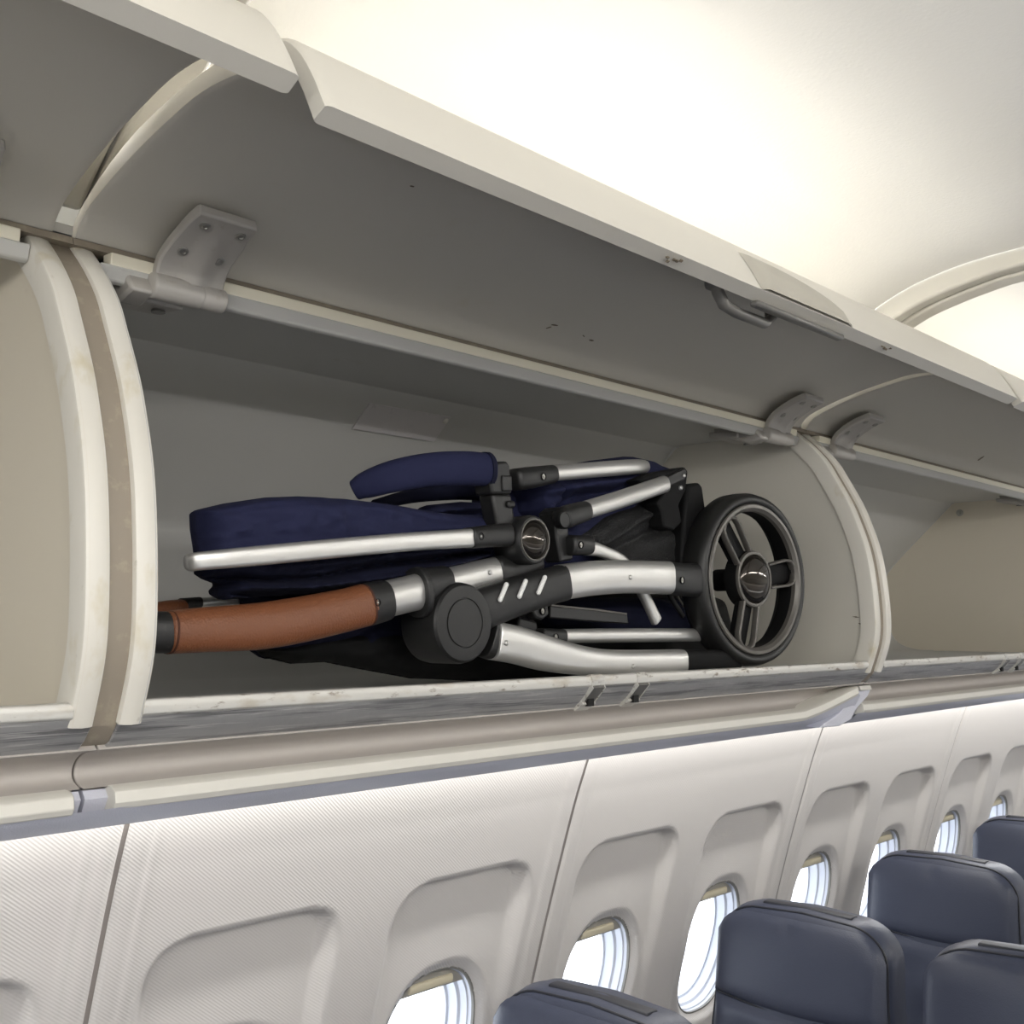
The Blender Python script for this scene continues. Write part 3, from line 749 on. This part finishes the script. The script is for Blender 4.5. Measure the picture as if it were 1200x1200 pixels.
# --- lens hub
c = T(627, 632.5, .958); k = MS(627, 632.5, .958)
lathe('lens_housing', c, [(26 * k, -.05), (29 * k, -.04), (29.5 * k, -.01), (28.5 * k, -.003), (26.5 * k, 0), (24 * k, 0), (22.5 * k, -.003)], M['blk'], ST, 56, autos=30)
lathe('lens_ring', c, [(25 * k, -.002), (24.6 * k, .0012), (23.4 * k, .0012), (22.8 * k, -.002)], M['wheelg'], ST, 56)
lathe('lens', c, [(23 * k, -.005), (22.8 * k, -.001), (17 * k, .003), (9 * k, .0055), (.0001, .0062)], M['gloss'], ST, 56, autos=70)
# --- post above the lens hub and bumper bar
outline('hub_post', [(577, 578), (600, 578), (605, 612), (612, 628), (590, 634), (583, 612)], .975, .028, M['blk'], ST, .005, 3)
outline('post_head', [(572, 547), (576, 541), (595, 540), (598, 546), (601, 579), (577, 579)], .968, .032, M['blk'], ST, .004, 3)
outline('post_button', [(589.5, 557), (600, 557), (601, 575.5), (590, 575.5)], .9645, .01, M['wheelg'] if False else M['blk'], ST, .002, 2)
tube('post_mark', [T(596, 591, .973), T(601, 591, .973)], [(3.6 * .0013, .003)] * 2, M['blk'], ST, seg=10, cap=1)
sweep('bumper_bar', [(417, 574, 1.04, 25), (430, 568, 1.03, 32), (460, 558.5, 1.01, 38), (500, 551, .995, 40), (540, 549, .985, 41), (572, 550.5, .98, 39)], M['navy'], ST, ratio=.8, e=2.3, cap=.3, seg=28)
sweep('bumper_seam', [(567, 550.4, .98, 42), (571, 550.6, .98, 42)], M['navyd'], ST, ratio=.8, e=2.3, cap=0, seg=28)
# rear half of the bumper and a glimpse of its strap
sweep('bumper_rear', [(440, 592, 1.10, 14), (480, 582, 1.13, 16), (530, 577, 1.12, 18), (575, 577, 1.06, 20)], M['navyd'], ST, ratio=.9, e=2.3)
outline('strap_tab', [(480, 579), (500, 573), (540, 572), (535, 576), (500, 582), (482, 588)], 1.16, .006, M['lip'], ST, .001)
# --- long canopy rail
sweep('canopy_rail', [(232, 658, .985, 20), (226, 658.5, .975, 21), (240, 657, .968, 22), (300, 651.5, .965, 23.5), (400, 642, .965, 23), (480, 635, .966, 22), (551, 630.5, .968, 22)][1:], M['alu'], ST, wy=.022, e=4.5, cap=.9)
sweep('rail_bend', [(227, 658.5, .972, 21.5), (224, 658.5, .985, 21), (226, 658, 1.01, 20), (236, 656, 1.05, 19)], M['alu'], ST, wy=.014, e=3, cap=.3)
sweep('rail_fitting', [(550, 630.5, .968, 25), (570, 628.5, .97, 26), (592, 627, .975, 28)], M['blk'], ST, wy=.028, e=3, cap=.3)
# --- upper right tube
sweep('rear_tube', [(642, 555, 1.02, 19.5), (690, 551, 1.02, 18.5), (735, 547.5, 1.02, 18), (750, 547, 1.03, 17), (754, 547.5, 1.05, 16)], M['alu'], ST, wy=.022, e=2.6, cap=.5)
sweep('tube_fitting', [(604, 562, 1.02, 26), (620, 560, 1.02, 26), (644, 556, 1.02, 22)], M['blk'], ST, wy=.032, e=3, cap=.5)
# --- slanting tube with knuckle
sweep('link_tube', [(679, 600, .985, 22), (730, 584, .99, 21), (778, 567.5, 1.0, 20)], M['alu'], ST, wy=.022, e=2.5, cap=.3)
sweep('tube_fitting', [(660, 607, .982, 26), (668, 604, .982, 26), (682, 599.5, .984, 24)], M['blk'], ST, wy=.032, e=3, cap=.9)
outline('link_bracket', [(649, 600), (656, 594), (664, 594), (667, 627), (672, 630), (672, 656), (657, 659), (652, 630)], .992, .03, M['blk'], ST, .003, 2)
sweep('tube_fitting', [(668, 639, .99, 24), (687, 639, .99, 23)], M['blk'], ST, wy=.03, e=2.8, cap=.4)
sweep('brace_strip', [(686, 641, .995, 20), (705, 646, .998, 15), (728, 657, 1.0, 14), (742, 675, 1.012, 14), (756, 700, 1.02, 14), (769, 727, 1.02, 15)], M['alu'], ST, wy=.014, e=3, cap=.4, n=6)
# --- low rear tube and flat link
sweep('low_tube', [(655, 745.5, 1.02, 17), (740, 744.5, 1.02, 16.5), (823, 744, 1.02, 15)], M['alu'], ST, wy=.02, e=2.4, cap=.3)
sweep('tube_fitting', [(634, 745, 1.02, 18), (657, 746, 1.02, 18)], M['blk'], ST, wy=.024, e=2.8, cap=.4)
outline('link_plate', [(645, 708), (700, 714), (735, 719), (737, 731), (690, 728), (645, 724)], 1.025, .008, M['blk'], ST, .002)
outline('link_edge', [(646, 708), (700, 713.5), (735, 718.5), (735, 720.5), (700, 716), (646, 710.5)], 1.022, .01, M['wheelg'], ST, .0006)
outline('pivot_bracket', [(620, 708), (642, 706), (644, 720), (636, 727), (628, 724)], .998, .02, M['blk'], ST, .003)
outline('joint_block', [(608, 722), (630, 728), (632, 746), (606, 738)], 1.04, .03, M['blk'], ST, .004)
# screws and rivets
def rivet(u, v, y, r, m='alu', name='rivet', parent=ST):
    k = MS(u, v, y) * r
    lathe(name, T(u, v, y), [(k, -.004), (k, .0004), (k * .7, .0014), (.0001, .0018)], M[m], parent, 16, autos=70)
def socket_screw(u, v, y, r=3.6):
    k = MS(u, v, y) * r
    lathe('socket_screw', T(u, v, y), [(k * 1.25, -.004), (k * 1.25, .0003), (k * 1.0, .0006), (k * .95, -.0008), (k * .4, -.0008), (k * .35, .0002), (.0001, .0003)], M['blk2'], ST, 18, mats=[M['blk2'], M['screw']], pm=[0, 0, 0, 1, 1, 1], autos=30)
rivet(739, 676.5, .967, 2.9); rivet(593.5, 753.5, .967, 3.2); rivet(742.5, 781, .967, 2.9); rivet(773.5, 568, .989, 2.3); rivet(574.5, 671, .984, 2.8)
for a in ((564, 628.5, .9545), (637.5, 558.5, 1.003), (676.5, 603.5, .967), (681.5, 638.5, .974), (636.5, 716, .996), (652, 746.5, 1.007), (443, 706, .9545), (800, 680, .969)): socket_screw(*a)
lathe('pivot_pin', T(662, 609, .966), [(8 * .00135, -.004), (8 * .00135, .0005), (7.4 * .00135, .0007), (7 * .00135, 0), (.0001, .0002)], M['blk'], ST, 24, autos=20)
# --- black moulding by the wheel
outline('rear_moulding', [(748, 562), (770, 553), (803, 547), (807, 552), (804, 575), (796, 592), (800, 612), (790, 622), (778, 618), (776, 600), (770, 590), (779, 577), (778, 568), (760, 572)], 1.005, .03, M['blk2'], ST, .004, 3)
outline('rear_moulding_cap', [(779, 560), (803, 548.5), (805, 553), (803, 562), (781, 572)], 1.0, .008, M['blk'], ST, .002, 2)
outline('mud_wing', [(806, 568), (820, 565), (824, 570), (829, 606), (818, 640), (812, 690), (798, 690), (802, 612)], 1.02, .05, M['blk2'], ST, .006, 3)
rivet(798.5, 571.5, 1.002, 2.6); rivet(802, 557.5, .999, 2.2)
sweep('wheel_guard', [(786, 622, 1.05, 7), (779, 650, 1.05, 8), (782, 690, 1.05, 7), (800, 722, 1.05, 6)], M['blk'], ST, ratio=.8, e=2.2, cap=.5)
sweep('guard_edge', [(795, 610, 1.06, 3), (787, 645, 1.06, 3), (790, 690, 1.06, 3), (812, 725, 1.06, 3)], M['wheelg'], ST, ratio=.8, e=2.2, cap=.5)

# --- cloth
def seg_d(px, py, ax, ay, bx, by):
    dx_, dy_ = bx - ax, by - ay; L2 = dx_ * dx_ + dy_ * dy_ or 1e-9
    t = max(0, min(1, ((px - ax) * dx_ + (py - ay) * dy_) / L2)); qx, qy = ax + t * dx_, ay + t * dy_
    return sqrt((px - qx) ** 2 + (py - qy) ** 2), qx, qy, t
def cloth(name, poly, y, th, material, parent=ST, step=2.0, soft=12, creases=(), slope=(0, 0), lump=0.0, stepf=0):
    """padded cloth piece: outline surveyed at depth y, front bulges th/2, creases (polyline, amplitude m, width px)"""
    n = len(poly)
    us = [p[0] for p in poly]; vs = [p[1] for p in poly]; u0, u1, v0, v1 = min(us), max(us), min(vs), max(vs)
    def inside(u, v):
        c_ = False; j = n - 1
        for i in range(n):
            if (poly[i][1] > v) != (poly[j][1] > v) and u < (poly[j][0] - poly[i][0]) * (v - poly[i][1]) / (poly[j][1] - poly[i][1]) + poly[i][0]: c_ = not c_
            j = i
        return c_
    def bd(u, v):
        return min(seg_d(u, v, *poly[i], *poly[(i + 1) % n])[:3] for i in range(n))
    NX = int((u1 - u0) / step) + 3; NV = int((v1 - v0) / step) + 3
    G = {}
    for j in range(NV):
        for i in range(NX):
            u = u0 - step + i * step; v = v0 - step + j * step
            d, qx, qy = bd(u, v)
            if inside(u, v): G[i, j] = (u, v, d)
            elif d < step * 1.05: G[i, j] = (qx, qy, 0.0)
    keys = {}; Vf = []; Vb = []
    from mathutils import noise
    for k_, (u, v, d) in G.items():
        keys[k_] = len(Vf)
        q = min(1, d / soft); bulge = th / 2 * sqrt(max(0, 1 - (1 - q) ** 2))
        w = 0
        for line, amp, wid in creases:
            dd = min(seg_d(u, v, *a, *b)[0] for a, b in zip(line[:-1], line[1:]))
            w += amp * math.exp(-(dd / wid) ** 2)
        w += lump * noise.noise(Vector((u * .022, v * .045, y * 9))) + lump * .5 * noise.noise(Vector((u * .05, v * .1, y * 5 + 3)))
        p = T(u, v, y); yo = slope[0] * (u - (u0 + u1) / 2) + slope[1] * (v - (v0 + v1) / 2)
        Vf.append(Vector((p.x, y + yo - bulge - w * min(1, d / 4), p.z))); Vb.append(Vector((p.x, y + yo + bulge * .8, p.z)))
    N = len(Vf); Fc = []; edge = {}
    for j in range(NV - 1):
        for i in range(NX - 1):
            q = [(i, j), (i + 1, j), (i + 1, j + 1), (i, j + 1)]
            if all(k_ in keys for k_ in q):
                ids = [keys[k_] for k_ in q]
                if sum(G[k_][2] for k_ in q) == 0: continue
                Fc.append(tuple(ids)); Fc.append(tuple(N + a for a in ids[::-1]))
                for a, b in zip(ids, ids[1:] + ids[:1]): edge[(a, b)] = 1
    for (a, b) in list(edge):
        if (b, a) not in edge: Fc.append((b, a, N + a, N + b))
    return put(name, Vf + Vb, Fc, material, parent, autos=80)
cloth('seat_cloth', [(229, 600), (232, 597), (262, 590), (310, 583), (350, 581.5), (400, 585), (450, 591), (490, 598), (530, 603), (560, 604), (578, 612), (580, 622), (560, 630), (480, 636), (380, 646), (300, 655), (236, 660), (233, 640), (230, 620)],
      1.03, .075, M['navy'], soft=16, lump=.006,
      creases=[([(232, 606), (300, 594), (380, 590), (440, 598), (520, 616), (560, 622)], -.0025, 1.8), ([(330, 615), (345, 600), (375, 608), (385, 640)], .004, 7), ([(290, 640), (330, 635), (355, 650)], .003, 8),
               ([(500, 604), (540, 600), (575, 612)], .005, 4), ([(480, 612), (530, 612), (570, 620)], -.004, 4)])
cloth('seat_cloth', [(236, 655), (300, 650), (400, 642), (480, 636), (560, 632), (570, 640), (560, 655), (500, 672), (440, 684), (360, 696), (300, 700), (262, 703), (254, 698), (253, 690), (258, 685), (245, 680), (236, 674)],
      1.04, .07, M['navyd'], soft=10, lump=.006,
      creases=[([(240, 676), (300, 680), (360, 677), (420, 664), (500, 655), (555, 645)], -.022, 3.4), ([(262, 690), (330, 690), (420, 680), (500, 664), (550, 652)], .013, 4), ([(300, 667), (380, 660), (470, 649), (550, 641)], .009, 4.5),
               ([(256, 697), (340, 697), (430, 686)], -.014, 2.6), ([(330, 672), (400, 664), (440, 652)], -.006, 3)])
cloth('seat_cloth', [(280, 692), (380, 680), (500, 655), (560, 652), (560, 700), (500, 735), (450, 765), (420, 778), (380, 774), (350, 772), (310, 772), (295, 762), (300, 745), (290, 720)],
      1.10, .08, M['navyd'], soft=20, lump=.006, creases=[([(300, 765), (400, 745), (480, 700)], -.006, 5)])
cloth('storage_cloth', [(298, 760), (330, 752), (430, 735), (520, 735), (600, 750), (640, 770), (680, 790), (640, 796), (560, 798), (480, 795), (420, 784), (380, 776), (340, 778), (312, 771)],
      1.09, .06, M['blk2'], soft=14, lump=.005)
cloth('storage_cloth', [(455, 700), (520, 690), (640, 680), (700, 690), (800, 690), (830, 700), (850, 770), (830, 790), (640, 790), (520, 790), (440, 780)],
      1.16, .12, M['blk2'], soft=20, lump=.006)
cloth('canopy_cloth', [(604, 563), (640, 549), (690, 540), (730, 535), (752, 540), (768, 552), (790, 556), (788, 575), (730, 600), (700, 640), (650, 650), (607, 600)],
      1.09, .09, M['navy'], soft=18, lump=.008,
      creases=[([(610, 580), (650, 573), (700, 566), (755, 556)], .016, 5), ([(625, 600), (650, 585), (700, 578), (740, 565)], -.018, 4), ([(632, 575), (640, 595), (645, 620)], -.018, 4), ([(700, 578), (740, 570), (765, 560)], .012, 4),
               ([(610, 590), (622, 606), (630, 622)], .012, 5)])
cloth('canopy_cloth', [(560, 575), (600, 570), (660, 590), (730, 580), (725, 625), (700, 660), (660, 690), (600, 690), (560, 640)], 1.13, .08, M['navy'], soft=18, lump=.008,
      creases=[([(660, 620), (700, 612), (725, 600)], .018, 6)])
cloth('canopy_cloth', [(480, 606), (500, 592), (540, 588), (575, 590), (585, 605), (575, 616), (520, 612)], 1.08, .06, M['navy'], soft=9, lump=.006,
      creases=[([(490, 602), (530, 598), (570, 598)], .010, 3), ([(500, 606), (540, 604), (575, 608)], -.010, 2.5)])
cloth('mesh_basket', [(672, 628), (700, 605), (740, 590), (768, 580), (790, 590), (800, 625), (815, 640), (815, 700), (740, 692), (715, 665)], 1.06, .05, M['mesh'], soft=14, lump=.006,
      creases=[([(690, 640), (730, 610), (770, 595)], .012, 5), ([(700, 650), (750, 625), (790, 620)], -.010, 5)])
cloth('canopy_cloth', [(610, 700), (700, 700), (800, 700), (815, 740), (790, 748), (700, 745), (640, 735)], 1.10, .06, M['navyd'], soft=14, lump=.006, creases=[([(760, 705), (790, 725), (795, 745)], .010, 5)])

# ------------------------------------------------------------------ seats
def seat_profile(s):
    """half width of the backrest at height s (0 bottom .. 1 top), top corners rounded"""
    return 0.232
def airline_seat(x, y, label):
    t = empty('airline_seat', (x, y, 0), label, 'seat', 'slate blue leather seats')
    HW = 0.232; ZT = 1.165; ZB = 0.45; R1, R2 = 0.105, 0.085
    def outl(hw, zt, r, n=9):
        pts = [(-hw + .012, ZB), (-hw, ZB + .06), (-hw - .004, 0.86), (-hw + .006, zt - r - .06)]
        for k in range(n + 1):
            a = pi - k / n * pi / 2; pts.append((-hw + .010 + r + r * cos(a), zt - r * .82 + r * .82 * sin(a) - 0.004))
        pts.append((0, zt + .002))
        pts2 = [(-a, b) for a, b in pts[-2::-1]]
        return pts + pts2
    def lean(z): return (z - 0.45) * 0.14
    def body(name, m, layers, par, creasef=None):
        V = []; Fc = []; n = None
        for hw, zt, r, dx_ in layers:
            o_ = outl(hw, zt, r); n = len(o_)
            for a, b in o_: V.append((x + lean(b) + dx_, y + a, b))
        for i in range(len(layers) - 1):
            for k in range(n): a = i * n + k; b = i * n + (k + 1) % n; Fc.append((a, b, b + n, a + n))
        # front face as a grid fan for the padded surface
        return V, Fc, n
    # shell + cushion: front padded face (towards -x)
    N = 22; Vv = []; Fc = []
    rings = [(0.0, .078), (0.0, .070), (-.004, .035), (0.0, .012), (.004, .0), (.013, -.009), (.030, -.014)]
    o0 = outl(HW, ZT, R1)
    n = len(o0)
    def shrink(pts, d):
        out = []
        for i in range(len(pts)):
            a = Vector(pts[i - 1]); b = Vector(pts[(i + 1) % len(pts)]); t_ = (b - a).normalized(); nn = Vector((t_.y, -t_.x)); out.append((pts[i][0] + nn.x * d, pts[i][1] + nn.y * d))
        return out
    rs = [shrink(o0, d) for d, _ in rings]
    for (d, dx_), rr_ in zip(rings, rs):
        for a, b in rr_: Vv.append((x + lean(b) + dx_, y + a, b))
    for i in range(len(rings) - 1):
        for k in range(n): a = i * n + k; b = i * n + (k + 1) % n; Fc.append((a, b, b + n, a + n))
    # inner face: shrink towards the centre line in rows
    last = (len(rings) - 1) * n
    inner = rs[-1]; cz = 0.80
    prev = last
    for s in (0.8, 0.6, 0.4, 0.2, 0.05):
        st_ = len(Vv)
        for a, b in inner:
            aa, bb = a * s, cz + (b - cz) * s
            Vv.append((x + lean(bb) - .014 - .012 * (1 - s), y + aa, bb))
        for k in range(n): a = prev + k; b = prev + (k + 1) % n; Fc.append((a, b, st_ + (k + 1) % n, st_ + k))
        prev = st_
    Fc.append(tuple(range(prev, prev + n))); Fc.append(tuple(range(n))[::-1])
    put('backrest', Vv, Fc, M['seat'], t, autos=60)
    # headrest cushion: gridded, own bulge and curved lower seam
    V = []; Fc = []; NY, NZ = 30, 24
    def frow(a):  # lower seam, lower in the middle
        return 0.952 - 0.020 * (1 - (a / HW) ** 2)
    def topz(a):
        r = R1 - .02; h = HW - .010; e_ = max(0, abs(a) - (h - r)) / r
        return ZT - .018 - r * .82 * (1 - sqrt(max(0, 1 - e_ * e_)))
    for j in range(NZ + 1):
        for i in range(NY + 1):
            a = (-1 + 2 * i / NY) * (HW - .012); zl, zt_ = frow(a), topz(a); s = j / NZ
            z = zl + (zt_ - zl) * s
            e_ = min(s * 5, (1 - s) * 3.2, 1); e2 = min((HW - .012 - abs(a)) / .05, 1)
            b_ = sqrt(max(0, 1 - (1 - e_) ** 2)) * sqrt(max(0, 1 - (1 - e2) ** 2)) * .016
            b_ -= .004 * math.exp(-((a - .02) / .012) ** 2 - ((z - 1.12) / .022) ** 2)
            V.append((x + lean(z) - .016 - b_, y + a, z))
    for j in range(NZ):
        for i in range(NY): q = j * (NY + 1) + i; Fc.append((q, q + 1, q + NY + 2, q + NY + 1))
    put('headrest', V, Fc, M['seat'], t, autos=70)
    # lower back cushion with soft wrinkles
    from mathutils import noise
    V = []; Fc = []; NZ = 30
    for j in range(NZ + 1):
        for i in range(NY + 1):
            a = (-1 + 2 * i / NY) * (HW - .014); zt_ = frow(a) - .001; s = j / NZ; z = 0.47 + (zt_ - 0.47) * s
            e_ = min((1 - s) * 12, 1); e2 = min((HW - .014 - abs(a)) / .04, 1)
            b_ = sqrt(max(0, 1 - (1 - e_) ** 2)) * sqrt(max(0, 1 - (1 - e2) ** 2)) * .020
            b_ += .006 * noise.noise(Vector((a * 9 + x * 3, z * 11, x * 7 + y))) * min(1, e2)
            V.append((x + lean(z) - .014 - b_, y + a, z))
    for j in range(NZ):
        for i in range(NY): q = j * (NY + 1) + i; Fc.append((q, q + 1, q + NY + 2, q + NY + 1))
    put('back_cushion', V, Fc, M['seat'], t, autos=70)
    # piping round the front edge and in the headrest seam
    pp = [Vector((x + lean(b) - .001, y + a, b)) for a, b in shrink(o0, .005)][1:-1]
    tube('piping', pp, [(.0028, .0028)] * len(pp), M['seatd'], t, ref=(1, 0, 0), seg=8, cap=0)
    ps = [Vector((x + lean(frow(a)) - .018, y + a, frow(a))) for a in [(-1 + 2 * i / 16) * (HW - .02) for i in range(17)]]
    tube('seam', ps, [(.003, .003)] * len(ps), M['seatd'], t, ref=(1, 0, 0), seg=8, cap=0)
    # top moulding with its raised tray
    zt_ = ZT + .0005
    tube('top_moulding', [(x + lean(zt_) + .034, y - .115, zt_ - .004), (x + lean(zt_) + .034, y, zt_ - .001), (x + lean(zt_) + .034, y + .115, zt_ - .004)], [(.006, .016)] * 3, M['seatd'], t, ref=(1, 0, 0), e=4, seg=16, cap=.5)
    # seat cushion, side frames, armrests, legs
    box('seat_cushion', (x - .22, y, .42), (.50, .43, .11), M['seat'], t, .035)
    for s in (-1, 1):
        box('armrest', (x - .12, y + s * .228, .60), (.36, .038, .035), M['seatd'], t, .012)
        box('side_frame', (x - .02, y + s * .228, .46), (.05, .02, .30), M['seatd'], t, .006)
    for s in (-.15, .15): tube('leg', [(x - .30, y + s, .0), (x - .20, y + s, .36)], [(.014, .014)] * 2, M['screw'], t, seg=10)
    for s in (-.15, .15): tube('leg', [(x + .10, y + s, .0), (x - .10, y + s, .36)], [(.014, .014)] * 2, M['screw'], t, seg=10)
    box('seat_beam', (x - .2, y, .355), (.36, .40, .03), M['seatd'], t, .008)
    return t
XL = 0.14 * 0.72
airline_seat(1.635 - XL - .03, 1.325, 'slate blue leather seat nearest the camera, only its rounded top showing at the bottom edge')
airline_seat(2.475 - XL - .03, 1.355, 'slate blue leather window seat in the second row, fully showing its headrest')
airline_seat(2.475 - XL - .03, 0.83, 'dark slate middle seat cut off at the bottom right corner')
airline_seat(3.31 - XL - .03, 1.355, 'slate blue leather window seat in the third row, behind the large second-row headrest')
airline_seat(4.15 - XL - .03, 1.355, 'farthest slate blue seat, partly out of frame at the right edge')
